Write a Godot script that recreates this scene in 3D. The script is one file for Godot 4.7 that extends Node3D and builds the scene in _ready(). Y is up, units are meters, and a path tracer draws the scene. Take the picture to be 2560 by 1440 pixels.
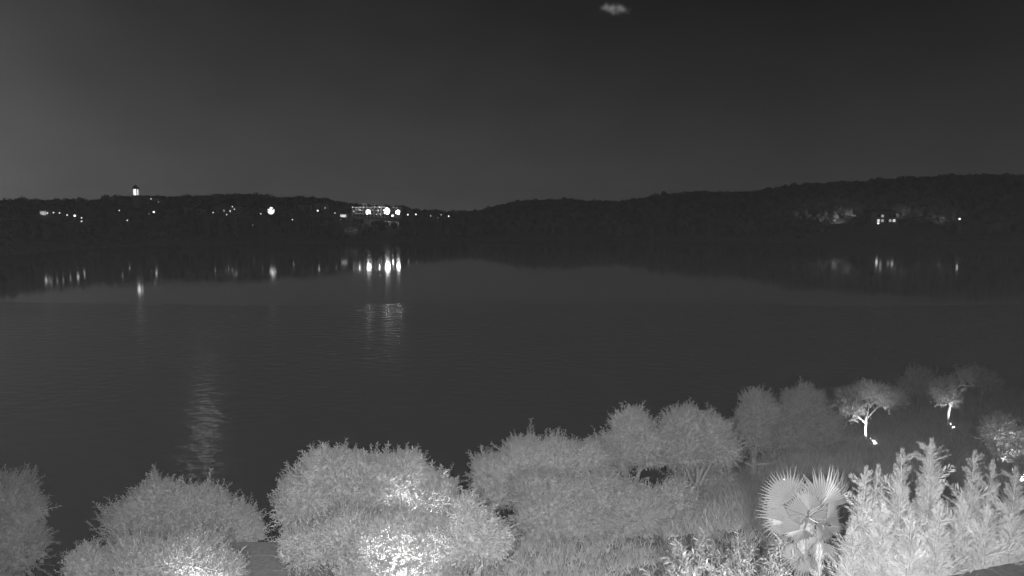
extends Node3D
# A bay at night, seen by a monochrome infrared webcam: garden trees lit by the camera's own
# infrared floodlight, calm water, a wooded far shore with a small lit town.

const EYE := Vector3(0, 20, 0)
const F := 1828.0          # focal length in pixels of the 2560 x 1440 photograph
const PITCH := 0.09545     # camera looks down by this angle (radians)
var rng := RandomNumberGenerator.new()
var noise := FastNoiseLite.new()
var fine := FastNoiseLite.new()
var taken := {}
var M := {}
var clear_spots := []      # places on the far shore kept free of woodland: [x, z, radius]

# ------------------------------------------------------------------ helpers
func grey(v: float) -> Color:
	return Color(v, v, v).linear_to_srgb()

func mat(v: float, rough := 0.8, spec := 0.4) -> StandardMaterial3D:
	var m := StandardMaterial3D.new()
	m.albedo_color = grey(v)
	m.roughness = rough
	m.metallic_specular = spec
	m.cull_mode = BaseMaterial3D.CULL_DISABLED
	return m

func glow(v: float) -> StandardMaterial3D:
	var m := StandardMaterial3D.new()
	m.albedo_color = grey(0.7)
	m.emission_enabled = true
	m.emission = Color(1, 1, 1)
	m.emission_energy_multiplier = v
	return m

func leaf_mat(v: float, rough := 0.5, through := 0.25) -> StandardMaterial3D:
	var m := mat(v, rough, 0.4)
	m.vertex_color_use_as_albedo = true
	m.backlight_enabled = true
	m.backlight = grey(through)
	return m

func noisy(v: float, spread: float, size: float, rough := 0.9) -> StandardMaterial3D:
	# plain matter with a grain: two noises of different size multiplied into a colour texture
	var n := 256
	var im := Image.create(n, n, false, Image.FORMAT_RGB8)
	var a := FastNoiseLite.new()
	a.seed = int(v * 1000.0) + 3
	a.frequency = 0.03
	a.fractal_octaves = 5
	for y in n:
		for x in n:
			var u := float(x) / n
			var w := float(y) / n
			# blend four shifted copies so that the tile repeats without a seam
			var c := 0.0
			c += a.get_noise_2d(x, y) * (1 - u) * (1 - w) + a.get_noise_2d(x - n, y) * u * (1 - w)
			c += a.get_noise_2d(x, y - n) * (1 - u) * w + a.get_noise_2d(x - n, y - n) * u * w
			c += (fine.get_noise_2d(x * 37.0, y * 37.0)) * 0.3
			var g := clampf(v * (1.0 + c * spread), 0.01, 1.0)
			im.set_pixel(x, y, grey(g))
	var m := mat(1.0, rough)
	m.albedo_color = Color.WHITE
	m.albedo_texture = ImageTexture.create_from_image(im)
	m.uv1_triplanar = true
	m.uv1_world_triplanar = true
	m.uv1_scale = Vector3.ONE / size
	return m

func numbered(called: String) -> String:
	var n: int = taken.get(called, 0)
	taken[called] = n + 1
	return called if n == 0 else "%s_%03d" % [called, n]

func thing(called: String, label: String, category: String, at := Vector3.ZERO, group := "") -> Node3D:
	var o := Node3D.new()
	o.name = numbered(called)
	add_child(o)
	o.position = at
	o.set_meta("label", label)
	o.set_meta("category", category)
	if group != "":
		o.set_meta("group", group)
	return o

func part(called: String, mesh: Mesh, m: Material, parent: Node, at := Vector3.ZERO, basis := Basis()) -> MeshInstance3D:
	var o := MeshInstance3D.new()
	o.name = called
	o.mesh = mesh
	o.material_override = m
	parent.add_child(o, true)
	o.transform = Transform3D(basis, at)
	return o

func setting(called: String, mesh: Mesh, m: Material, kind := "structure") -> MeshInstance3D:
	var o := MeshInstance3D.new()
	o.name = called
	o.mesh = mesh
	o.material_override = m
	add_child(o, true)
	o.set_meta("kind", kind)
	return o

func box_mesh(size: Vector3) -> BoxMesh:
	var b := BoxMesh.new()
	b.size = size
	return b

func cyl(r0: float, r1: float, h: float, sides := 10) -> CylinderMesh:
	var c := CylinderMesh.new()
	c.bottom_radius = r0
	c.top_radius = r1
	c.height = h
	c.radial_segments = sides
	c.rings = 1
	return c

func ball(r: float) -> SphereMesh:
	var s := SphereMesh.new()
	s.radius = r
	s.height = 2 * r
	s.radial_segments = 12
	s.rings = 7
	return s

func tri_mesh(v: PackedVector3Array) -> ArrayMesh:
	var a := []
	a.resize(Mesh.ARRAY_MAX)
	a[Mesh.ARRAY_VERTEX] = v
	var m := ArrayMesh.new()
	m.add_surface_from_arrays(Mesh.PRIMITIVE_TRIANGLES, a)
	return m

func quad(v: PackedVector3Array, a: Vector3, b: Vector3, c: Vector3, d: Vector3) -> void:
	v.append(a); v.append(b); v.append(c)
	v.append(a); v.append(c); v.append(d)

func tube(v: PackedVector3Array, a: Vector3, b: Vector3, ra: float, rb: float, sides := 6) -> void:
	var ax := (b - a).normalized()
	var s := ax.cross(Vector3(0.31, 0.2, 0.93)).normalized()
	var u := ax.cross(s)
	for k in sides:
		var p := TAU * k / sides
		var q := TAU * (k + 1) / sides
		var d0 := s * cos(p) + u * sin(p)
		var d1 := s * cos(q) + u * sin(q)
		quad(v, a + d0 * ra, a + d1 * ra, b + d1 * rb, b + d0 * rb)

func limb(v: PackedVector3Array, a: Vector3, b: Vector3, ra: float, rb: float, bend := 0.12, sides := 7) -> void:
	# a crooked tapering limb of five pieces
	var n := 5
	var off := Vector3(rng.randf_range(-1, 1), rng.randf_range(-0.3, 0.5), rng.randf_range(-1, 1)) * bend * a.distance_to(b)
	var p := a
	for k in n:
		var t := float(k + 1) / n
		var q := a.lerp(b, t) + off * sin(t * PI) + Vector3(rng.randf_range(-1, 1), 0, rng.randf_range(-1, 1)) * ra * 0.3 * (1.0 if k < n - 1 else 0.0)
		tube(v, p, q, lerpf(ra, rb, float(k) / n), lerpf(ra, rb, t), sides)
		p = q

func tab(t: Array, x: float) -> float:
	if x <= t[0][0]:
		return t[0][1]
	for i in range(1, t.size()):
		if x <= t[i][0]:
			var k: float = (x - t[i - 1][0]) / (t[i][0] - t[i - 1][0])
			return lerpf(t[i - 1][1], t[i][1], k)
	return t[-1][1]

# a point seen at px, py of the photograph, this many metres along the camera's axis
func at(px: float, py: float, deep: float) -> Vector3:
	var fwd := Vector3(0, -sin(PITCH), -cos(PITCH))
	var up := Vector3(0, cos(PITCH), -sin(PITCH))
	return EYE + deep * (fwd + Vector3.RIGHT * (px - 1280.0) / F + up * (720.0 - py) / F)

# ------------------------------------------------------------------ the shape of the land
const SKYLINE := [[-900, 490], [-300, 500], [0, 505], [60, 500], [120, 504], [200, 500], [300, 493], [400, 495], [450, 488], [520, 488], [620, 486], [700, 493], [760, 496], [820, 500], [870, 509], [920, 514], [1000, 518], [1050, 526], [1130, 529], [1200, 525], [1240, 515], [1280, 506], [1340, 499], [1420, 496], [1500, 502], [1560, 502], [1600, 494], [1650, 486], [1720, 479], [1850, 480], [1900, 475], [1960, 468], [2020, 462], [2100, 455], [2200, 448], [2300, 441], [2560, 438], [3500, 430]]
const RIDGE := [[-900, 380], [0, 470], [300, 650], [640, 740], [968, 800], [1200, 900], [1600, 1000], [2000, 800], [2560, 760], [3500, 700]]
const SHORE := [[-900, 310], [0, 390], [300, 515], [640, 570], [968, 590], [1200, 640], [1600, 660], [2000, 590], [2560, 540], [3500, 480]]

func far_h(x: float, z: float) -> float:
	var d := maxf(-z, 1.0)
	var px := 1280.0 + 1836.0 * x / d
	var s0 := tab(SHORE, px) + noise.get_noise_2d(x * 0.5, 7.0) * 14.0
	var r := tab(RIDGE, px)
	var top := 20.0 + (545.0 - tab(SKYLINE, px)) / F * r - 4.5
	var s := (d - s0) / (r - s0)
	if s < 0.0:
		return maxf(s * 30.0, -8.0)
	var h := top - (d - r) * 0.06
	if s < 1.0:
		h = top * pow(s, 0.75)
	return h + noise.get_noise_2d(x, z) * 2.2 * clampf(s * 4.0, 0.0, 1.0)

const G_LEFT := [[-20, 11.6], [10, 11.4], [17, 10.2], [19, 9.2], [21, 7.6], [24, 6.2], [30, 3.2], [36, 0.4], [41, -3], [60, -6]]
const G_MID := [[-20, 11.8], [12, 11.3], [17, 10.4], [21, 10.0], [24, 9.5], [26, 8.4], [30, 5.4], [38, 0.6], [43, -3], [60, -6]]
const G_RIGHT := [[-20, 12.4], [12, 12.2], [20, 11.0], [30, 9.2], [45, 6.6], [60, 4.2], [80, 0.7], [88, -3], [120, -6]]

func ground_h(x: float, z: float) -> float:
	var d := -z
	var t := x / maxf(d, 6.0)
	var w1 := smoothstep(-0.4, -0.16, t)
	var w2 := smoothstep(0.12, 0.42, t)
	var h := lerpf(tab(G_LEFT, d), tab(G_MID, d), w1)
	h = lerpf(h, tab(G_RIGHT, d), w2)
	return h + noise.get_noise_2d(x * 6.0, z * 6.0) * 0.16 + fine.get_noise_2d(x * 30.0, z * 30.0) * 0.05

# ------------------------------------------------------------------ ready
func _ready() -> void:
	rng.seed = 20
	noise.seed = 4
	noise.frequency = 0.02
	noise.fractal_octaves = 4
	fine.seed = 9
	fine.frequency = 0.02
	fine.fractal_octaves = 2
	camera_sky_and_moon()
	materials()
	water()
	near_ground()
	far_shore()
	town()
	woodland()
	garden_trees()
	hedge()
	palm()
	front_shrubs()
	garden_lamps()
	garden_walls()
	grass()
	infrared_floodlight(-0.75, "infrared floodlight on a tall pole left of the webcam, behind the view")
	infrared_floodlight(0.75, "infrared floodlight on a tall pole right of the webcam, behind the view")

func camera_sky_and_moon() -> void:
	var cam := Camera3D.new()
	cam.name = "camera"
	cam.fov = rad_to_deg(2.0 * atan(720.0 / F))
	cam.near = 0.1
	cam.far = 8000.0
	add_child(cam)
	cam.position = EYE
	cam.rotation = Vector3(-PITCH, 0, 0)
	cam.current = true
	var e := Environment.new()
	e.background_mode = Environment.BG_SKY
	e.tonemap_mode = Environment.TONE_MAPPER_LINEAR
	e.tonemap_exposure = 1.0
	e.sdfgi_enabled = true
	e.ssao_enabled = true
	e.ssil_enabled = true
	# thin sea haze: the infrared floodlight's backscatter in it lifts the darkest tones
	e.fog_enabled = true
	e.fog_density = 0.00019
	e.fog_light_color = Color(1, 1, 1)
	var s := PanoramaSkyMaterial.new()
	s.panorama = ImageTexture.create_from_image(night_sky())
	e.sky = Sky.new()
	e.sky.sky_material = s
	e.background_energy_multiplier = 1.0
	var w := WorldEnvironment.new()
	w.name = "environment"
	w.environment = e
	add_child(w)
	# the moon, above the top of the frame on the left; its glitter lies on the rippled water
	var moon := DirectionalLight3D.new()
	moon.name = "moon"
	moon.light_color = Color(1, 1, 1)
	moon.light_energy = 0.00028
	moon.light_angular_distance = 0.5
	moon.shadow_enabled = true
	add_child(moon)
	var az := -0.407
	var el := deg_to_rad(16.4)
	var to := Vector3(sin(az) * cos(el), sin(el), -cos(az) * cos(el))
	moon.look_at_from_position(to * 100.0, Vector3.ZERO, Vector3.UP)

func night_sky() -> Image:
	var w := 2048
	var h := 1024
	var data := PackedFloat32Array()
	data.resize(w * h * 3)
	var n := FastNoiseLite.new()
	n.seed = 5
	n.frequency = 0.9
	n.fractal_octaves = 4
	var cd := (at(1536, 22, 1.0) - EYE).normalized()
	var caz := rad_to_deg(atan2(cd.x, -cd.z))
	var cel := rad_to_deg(asin(cd.y))
	for y in h:
		var el := 90.0 - 180.0 * (y + 0.5) / h
		var base := 0.005 + 0.044 * exp(-maxf(el, 0.0) / 13.0)
		var side := 0.085 * exp(-maxf(el, 0.0) / 20.0)
		for x in w:
			var az := 360.0 * (x + 0.5) / w
			if az > 180.0:
				az -= 360.0
			# town glow of the coast beyond the left edge of the picture
			var k := (az + 44.0) / 12.5
			var v := base * (1.0 - 0.34 * tanh(sin(deg_to_rad(az)) / 0.3)) + side * exp(-k * k)
			if el > -1.0:
				v *= 1.0 + 0.10 * n.get_noise_2d(az * 0.12, el * 0.25)
			var dx := (az - caz) / 1.15
			var dy := (el - cel + dx * 0.1) / 0.3
			if absf(dx) < 3.0 and absf(dy) < 3.0:
				var f := exp(-(dx * dx + dy * dy)) + 0.75 * n.get_noise_2d(az * 1.9, el * 4.2) - 0.3
				v += 0.26 * smoothstep(0.0, 0.5, f) * clampf(f, 0.0, 1.0)
			var i := (y * w + x) * 3
			data[i] = v
			data[i + 1] = v
			data[i + 2] = v
	return Image.create_from_data(w, h, false, Image.FORMAT_RGBF, data.to_byte_array())

func materials() -> void:
	M.olive = leaf_mat(0.265, 0.55)
	M.cypress = leaf_mat(0.37, 0.7, 0.12)
	M.palm = leaf_mat(0.15, 0.45, 0.15)
	M.palm.vertex_color_use_as_albedo = false
	M.old_palm = mat(0.14, 0.8)
	M.laurel = leaf_mat(0.26, 0.35)
	M.wood = leaf_mat(0.14, 0.9, 0.1)
	M.bark = noisy(0.2, 1.2, 0.6)
	M.soil = noisy(0.13, 0.8, 3.0)
	M.hill = noisy(0.12, 0.6, 40.0)
	M.grass = leaf_mat(0.34, 0.8, 0.2)
	M.metal = mat(0.12, 0.5)
	M.dark = mat(0.05, 0.6)
	M.render = noisy(0.55, 0.25, 6.0)
	M.plaster = noisy(0.35, 0.3, 5.0)
	M.tile = noisy(0.14, 0.6, 2.0)
	M.frame = mat(0.5, 0.6)
	M.glass = mat(0.03, 0.08, 0.5)
	M.stone = noisy(0.16, 0.7, 1.2)
	M.slate = noisy(0.05, 0.7, 1.1)
	M.paving = noisy(0.15, 0.5, 1.6)
	M.lamp_small = glow(0.95)
	M.lamp_mid = glow(1.7)
	M.lamp_big = glow(7.0)
	M.lamp_soft = glow(1.3)
	M.lamp_dim = glow(0.5)
	M.lit_window = glow(0.8)
	M.dim_window = glow(0.35)

func ripple_texture() -> ImageTexture:
	# seamless heights of small wind ripples, crests roughly across the view
	var n := 512
	var im := Image.create(n, n, false, Image.FORMAT_RF)
	var q := FastNoiseLite.new()
	q.seed = 12
	q.frequency = 0.022
	q.fractal_octaves = 4
	for y in n:
		for x in n:
			var u := float(x) / n
			var w := float(y) / n
			var sx := 0.6
			var h := q.get_noise_2d(x * sx, y) * (1 - u) * (1 - w) + q.get_noise_2d((x - n) * sx, y) * u * (1 - w)
			h += q.get_noise_2d(x * sx, y - n) * (1 - u) * w + q.get_noise_2d((x - n) * sx, y - n) * u * w
			im.set_pixel(x, y, Color(h * 0.5 + 0.5, 0, 0))
	return ImageTexture.create_from_image(im)

func water() -> void:
	# far out under the hill the water lies like a mirror; a breeze ripples it nearer than about 170 m
	var calm := StandardMaterial3D.new()
	calm.albedo_color = grey(0.012)
	calm.metallic_specular = 0.36
	calm.roughness = 0.058
	var ruffled := StandardMaterial3D.new()
	ruffled.albedo_color = grey(0.012)
	ruffled.metallic_specular = 0.36
	ruffled.roughness = 0.15
	ruffled.heightmap_enabled = true
	ruffled.heightmap_texture = ripple_texture()
	ruffled.heightmap_scale = 8.0
	ruffled.uv1_triplanar = true
	ruffled.uv1_world_triplanar = true
	ruffled.uv1_scale = Vector3.ONE / 26.0
	var near := SurfaceTool.new()
	var far := SurfaceTool.new()
	for st in [near, far]:
		st.begin(Mesh.PRIMITIVE_TRIANGLES)
		st.set_normal(Vector3.UP)
	var n := 300
	for i in n:
		var x0 := -1500.0 + 3000.0 * i / n
		var x1 := -1500.0 + 3000.0 * (i + 1) / n
		var e0 := 170.0 + noise.get_noise_2d(x0 * 0.3, 40.0) * 9.0
		var e1 := 170.0 + noise.get_noise_2d(x1 * 0.3, 40.0) * 9.0
		for side in [[near, 0.0, 0.0, e0, e1], [far, e0, e1, 1500.0, 1500.0]]:
			var st: SurfaceTool = side[0]
			var a := Vector3(x0, 0, -side[1])
			var b := Vector3(x1, 0, -side[2])
			var c := Vector3(x1, 0, -side[4])
			var d := Vector3(x0, 0, -side[3])
			for p in [a, c, b, a, d, c]:
				st.add_vertex(p)
	var mesh := near.commit()
	far.commit(mesh)
	mesh.surface_set_material(0, ruffled)
	mesh.surface_set_material(1, calm)
	setting("water", mesh, null)

func grid(cols: int, rows: int, f: Callable) -> ArrayMesh:
	var st := SurfaceTool.new()
	st.begin(Mesh.PRIMITIVE_TRIANGLES)
	st.set_smooth_group(0)
	for j in rows + 1:
		for i in cols + 1:
			st.add_vertex(f.call(float(i) / cols, float(j) / rows))
	for j in rows:
		for i in cols:
			var a := j * (cols + 1) + i
			for k in [a, a + cols + 1, a + 1, a + 1, a + cols + 1, a + cols + 2]:
				st.add_index(k)
	st.generate_normals()
	return st.commit()

func near_ground() -> void:
	setting("ground", grid(150, 130, func(u, v):
		var d: float = -14.0 + 110.0 * v
		var half: float = 40.0 + maxf(d, 0.0) * 0.5
		var x: float = (u * 2.0 - 1.0) * half + 8.0
		return Vector3(x, ground_h(x, -d), -d)), M.soil)

func far_shore() -> void:
	setting("hills", grid(200, 46, func(u, v):
		var t: float = -1.15 + 2.3 * u
		var px: float = 1280.0 + 1836.0 * t
		var s0: float = tab(SHORE, px) - 30.0
		var r: float = tab(RIDGE, px)
		var d: float = lerpf(s0, r + 420.0, pow(v, 1.15))
		return Vector3(t * d, far_h(t * d, -d), -d)), M.hill)

# where on the far shore something that is "high" metres tall has its top at this pixel
func spot(px: float, py: float, high: float) -> Vector3:
	var deep := 380.0
	while deep < 1100.0:
		var p := at(px, py, deep)
		if p.y < far_h(p.x, p.z) + high:
			p.y = far_h(p.x, p.z)
			return p
		deep += 1.5
	var q := at(px, py, tab(RIDGE, px))
	q.y = far_h(q.x, q.z)
	return q

func omni(parent: Node, at_: Vector3, energy: float, size := 0.4) -> void:
	var l := OmniLight3D.new()
	l.name = "lamp_light"
	l.light_energy = energy
	l.light_size = size
	l.omni_range = 1500.0
	l.omni_attenuation = 2.0
	l.shadow_enabled = true
	parent.add_child(l, true)
	l.position = at_

func lamp_post(px: float, py: float, size: int, label: String, high := 6.0) -> void:
	var p := spot(px, py, high)
	clear_spots.append([p.x, p.z, 7.0])
	clear_spots.append([p.x * 0.985, p.z * 0.985, 7.0])
	var t := thing("street_lamp", label, "street lamp", p, "street lamps of the town across the bay")
	part("post", cyl(0.1, 0.07, high - 0.3, 8), M.metal, t, Vector3(0, high * 0.5 - 0.15, 0))
	part("arm", box_mesh(Vector3(0.1, 0.1, 1.1)), M.metal, t, Vector3(0, high - 0.35, 0.5))
	var r: float = [0.30, 0.48, 0.75, 1.1][size]
	var m: Material = [M.lamp_dim, M.lamp_small, M.lamp_mid, M.lamp_mid][size]
	part("globe", ball(r), m, t, Vector3(0, high, 1.0))
	omni(t, Vector3(0, high - r * 0.3, 1.15 + r), [0.01, 0.03, 0.12, 5.0][size], r * 0.5)

func mast(px: float, py: float, rings: int, energy: float, m: Material, source: float, label: String, high := 9.0) -> void:
	var p := spot(px, py, high)
	clear_spots.append([p.x, p.z, 10.0])
	clear_spots.append([p.x * 0.975, p.z * 0.975, 10.0])
	var t := thing("floodlight_mast", label, "floodlight", p, "floodlight masts of the town across the bay")
	part("pole", cyl(0.22, 0.14, high, 10), M.metal, t, Vector3(0, high / 2, 0))
	var face := Basis(Vector3.RIGHT, PI / 2)
	part("head_frame", cyl(rings * 0.86 + 0.1, rings * 0.86 + 0.1, 0.12, 24), M.metal, t, Vector3(0, high, 0.2), face)
	for ring in rings + 1:
		var n := maxi(1, ring * 6)
		for k in n:
			var a := TAU * k / n
			if ring >= rings - 1 and rng.randf() < 0.3:
				continue
			part("floodlight", cyl(0.36, 0.5, 0.3, 12), m, t, Vector3(cos(a) * ring * 0.86, high + sin(a) * ring * 0.9, 0.46), face)
	omni(t, Vector3(0, high, 1.5), energy, source)

func town() -> void:
	# the row along the left shore
	lamp_post(121, 534, 1, "small lamp just right of the lit kiosk on the far left shore")
	lamp_post(136, 533, 1, "second small lamp right of the lit kiosk on the far left shore")
	lamp_post(151, 533, 1, "third and faintest lamp right of the lit kiosk on the left shore")
	lamp_post(170, 538, 1, "lamp left beside the brightest lamp of the far left shore row")
	lamp_post(189, 540, 2, "brightest lamp of the row on the far left shore")
	lamp_post(206, 545, 1, "upper of two lamps one above the other on the left shore")
	lamp_post(206, 554, 1, "lower of two lamps one above the other on the left shore")
	lamp_post(300, 527, 1, "lone lamp on the dark slope left below the lit tower")
	lamp_post(320, 551, 1, "lone small lamp low on the slope below the lit tower")
	lamp_post(379, 498, 1, "small lamp near the ridge just right of the lit tower")
	lamp_post(386, 531, 2, "lamp halfway down the slope right of the lit tower")
	lamp_post(374, 536, 0, "dim lamp left beside the lamp halfway down the slope")
	lamp_post(543, 513, 2, "highest bright lamp between the lit tower and the big floodlight")
	lamp_post(582, 517, 1, "upper lamp above the lit eaves left of the big floodlight")
	lamp_post(587, 524, 1, "lamp standing at the lit eaves left of the big floodlight")
	lamp_post(534, 532, 1, "small lamp beside a pale house left of the lit eaves")
	lamp_post(568, 537, 1, "small low lamp below the lit eaves")
	lamp_post(653, 535, 1, "small lamp left beside the big round floodlight")
	lamp_post(732, 550, 1, "faint lone lamp low right of the big floodlight")
	lamp_post(633, 564, 0, "faint lamp deep in the dark wood below the big floodlight")
	lamp_post(795, 527, 2, "lamp under a pale roof edge midway between floodlight and hotel")
	lamp_post(838, 533, 1, "small lamp left of the lit shop front")
	lamp_post(885, 529, 1, "small lamp below the left wing of the hotel")
	lamp_post(982, 540, 3, "lower bright lamp between the two right hotel floodlights")
	lamp_post(1020, 537, 2, "first lamp right of the hotel floodlights")
	lamp_post(1040, 536, 2, "second lamp right of the hotel floodlights")
	lamp_post(1077, 540, 1, "small lamp midway along the quay right of the hotel")
	lamp_post(1095, 545, 0, "dim lamp near the right end of the quay lamps")
	lamp_post(1103, 537, 1, "next to last lamp at the right end of the town")
	lamp_post(1122, 541, 2, "last and brightest lamp at the right end of the town")
	lamp_post(853, 549, 0, "dim lamp under the lit shop front")
	lamp_post(1517, 541, 0, "lone tiny lamp on the dark middle hillside")
	lamp_post(2397, 548, 2, "bright lone lamp on the right hillside")
	lamp_post(2194, 560, 2, "small lamp before the left end of the hillside house", 3.0)
	lamp_post(2197, 617, 0, "dim lamp at the water's edge below the right hillside house", 2.5)
	mast(678, 527, 3, 0.3, M.lamp_soft, 0.8, "big square floodlight cluster alone on the slope left of the hotel")
	mast(921, 531, 2, 7.0, M.lamp_big, 0.5, "left floodlight mast in front of the hotel")
	mast(967, 528, 3, 45.0, M.lamp_big, 1.5, "middle and largest floodlight mast in front of the hotel")
	mast(995, 531, 2, 24.0, M.lamp_big, 1.1, "right floodlight mast beside the hotel")
	bell_tower()
	hotel()
	kiosk(108, 532, 4.6, 3.4, "lit kiosk at the left end of the far shore lamps", M.dim_window)
	kiosk(858, 539, 5.6, 3.2, "lit shop front on the slope below the hotel's left wing", M.lit_window)
	house(470, 533, 9, 5, 0.2, "pale low house left of the lamps below the ridge", [])
	house(500, 534, 7, 4.5, -0.1, "small house right beside the pale low house", [])
	house(552, 531, 11, 5.5, 0.15, "wide house behind the small lamps left of the lit eaves", [1])
	house(592, 531, 12, 5, -0.1, "house with lamp-lit eaves left of the big floodlight", [0, 2])
	house(393, 505, 10, 5, 0.0, "ridge house right of the lit tower", [1])
	house(362, 504, 8, 4.5, 0.2, "small ridge house closest to the lit tower", [])
	house(762, 524, 12, 4.5, 0.1, "long house right of the big floodlight", [])
	house(803, 523, 13, 5, 0.0, "house with pale roof edge midway to the hotel", [2])
	house(2208, 556, 17, 9, 0.1, "house with lit windows on the right hillside", [0, 1, 2, 3, 5], 2)
	# lamps hidden among the trees, which light patches of the right hillside
	hillside_light(2118, 542, Vector3(-6, 20, -22), 320.0, "lamp lighting the broad tree patch left of the hillside house")
	hillside_light(2158, 534, Vector3(-8, 24, -16), 280.0, "lamp lighting the tall tree left of the hillside house")
	hillside_light(2262, 531, Vector3(3, 22, -18), 170.0, "lamp lighting the trees above right of the hillside house")
	hillside_light(2375, 540, Vector3(0, 12, -20), 110.0, "lamp lighting the trees above the lone right hillside lamp")
	hillside_light(876, 570, Vector3(0, 10, -14), 60.0, "lamp lighting a single tree below the lit shop front")

func hillside_light(px: float, py: float, aim: Vector3, energy: float, label: String) -> void:
	# a shielded lamp on a pole, turned uphill and away from the bay: it lights the crowns in front of it
	var high := 8.0
	var p := spot(px, py, high)
	clear_spots.append([p.x, p.z, 4.0])
	clear_spots.append([p.x + aim.x * 0.3, p.z + aim.z * 0.3, 5.0])
	var t := thing("hillside_floodlight", label, "floodlight", p, "floodlights under the hillside trees")
	part("pole", cyl(0.09, 0.06, high, 8), M.metal, t, Vector3(0, high / 2, 0))
	var dir := Vector3(aim.x, aim.y * 0.4, aim.z).normalized()
	var b := Basis.looking_at(dir, Vector3.UP)
	part("housing", box_mesh(Vector3(0.6, 0.5, 0.3)), M.metal, t, Vector3(0, high, 0), b)
	part("lens", box_mesh(Vector3(0.42, 0.32, 0.05)), M.lamp_mid, t, Vector3(0, high, 0) + dir * 0.18, b)
	var l := SpotLight3D.new()
	l.name = "lamp_light"
	l.light_energy = energy
	l.light_size = 0.2
	l.spot_angle = 62.0
	l.spot_angle_attenuation = 1.0
	l.spot_range = 200.0
	l.spot_attenuation = 2.0
	l.shadow_enabled = true
	t.add_child(l, true)
	l.transform = Transform3D(b, Vector3(0, high, 0) + dir * 0.3)

func bell_tower() -> void:
	var p := spot(340, 468, 17.0)
	p = at(340, 492, tab(RIDGE, 340) - 30.0)
	p.y = far_h(p.x, p.z)
	var top := at(340, 462, -p.z).y - p.y
	clear_spots.append([p.x, p.z, 9.0])
	clear_spots.append([p.x * 0.98, p.z * 0.98, 8.0])
	var t := thing("bell_tower", "square bell tower with brightly lit belfry on the left ridge", "tower", p)
	var shaft := top - 9.5
	part("shaft", box_mesh(Vector3(4.4, shaft, 4.4)), M.plaster, t, Vector3(0, shaft / 2, 0))
	part("cornice", box_mesh(Vector3(5.0, 0.4, 5.0)), M.render, t, Vector3(0, shaft + 0.2, 0))
	for sx in [-1, 1]:
		for sz in [-1, 1]:
			part("pillar", box_mesh(Vector3(0.7, 5.4, 0.7)), M.render, t, Vector3(sx * 1.75, shaft + 3.1, sz * 1.75))
	part("belfry_light", box_mesh(Vector3(2.4, 4.8, 2.4)), M.lamp_mid, t, Vector3(0, shaft + 2.9, 0))
	part("eaves", box_mesh(Vector3(4.9, 0.4, 4.9)), M.render, t, Vector3(0, shaft + 6.0, 0))
	part("roof", cyl(3.3, 0.1, 3.2, 4), M.tile, t, Vector3(0, shaft + 7.8, 0), Basis(Vector3.UP, PI / 4))
	omni(t, Vector3(0, shaft + 3.0, 3.6), 1.0, 0.8)
	lamp_post(334, 494, 1, "small lamp at the foot of the lit bell tower")

func windows(t: Node3D, xs: Array, ys: Array, z: float, w: float, h: float, lit: Array) -> void:
	var k := 0
	for y in ys:
		for x in xs:
			var f := part("window", box_mesh(Vector3(w, h, 0.12)), M.frame, t, Vector3(x, y, z))
			part("pane", box_mesh(Vector3(w - 0.24, h - 0.24, 0.06)), (M.lit_window if k % 3 == 0 else M.dim_window) if k in lit else M.glass, f, Vector3(0, 0, 0.05))
			k += 1

func house(px: float, py: float, w: float, h: float, turn: float, label: String, lit: Array, storeys := 1) -> void:
	var p := spot(px, py, 0.5)
	clear_spots.append([p.x, p.z, w * 0.8])
	clear_spots.append([p.x * 0.978, p.z * 0.978, w * 0.8])
	var t := thing("house", label, "house", p + Vector3(0, -0.8, 0), "houses of the town across the bay")
	t.rotation.y = turn
	var deep := 8.0
	part("wall", box_mesh(Vector3(w, h + 0.8, deep)), M.plaster, t, Vector3(0, (h + 0.8) / 2, 0))
	var v := PackedVector3Array()
	var e := 0.6
	var a := Vector3(-w / 2 - e, h + 0.8, deep / 2 + e)
	var b := Vector3(w / 2 + e, h + 0.8, deep / 2 + e)
	var c := Vector3(w / 2 + e, h + 0.8, -deep / 2 - e)
	var d := Vector3(-w / 2 - e, h + 0.8, -deep / 2 - e)
	var r0 := Vector3(-w / 2 - e, h + 3.0, 0)
	var r1 := Vector3(w / 2 + e, h + 3.0, 0)
	quad(v, a, r0, r1, b)
	quad(v, c, r1, r0, d)
	quad(v, a, b, c, d)
	v.append_array([a, d, r0, b, r1, c])
	part("roof", tri_mesh(v), M.tile, t)
	part("eaves", box_mesh(Vector3(w + 1.3, 0.22, 0.18)), M.render, t, Vector3(0, h + 0.72, deep / 2 + 0.62))
	part("chimney", box_mesh(Vector3(0.7, 1.4, 0.7)), M.plaster, t, Vector3(w * 0.25, h + 2.9, -1.0))
	part("door", box_mesh(Vector3(1.1, 2.2, 0.14)), M.dark, t, Vector3(w * 0.06, 1.9, deep / 2 + 0.03))
	var xs := []
	var n := int(w / 3.2)
	for i in n:
		var x := (i + 0.5) / n * w - w / 2
		if absf(x - w * 0.06) > 1.3:
			xs.append(x)
	var ys := [2.4]
	if storeys > 1:
		ys = [2.4, 6.2]
	windows(t, xs, ys, deep / 2 + 0.05, 1.2 * storeys, 1.3 + 0.5 * storeys, lit)

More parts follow.
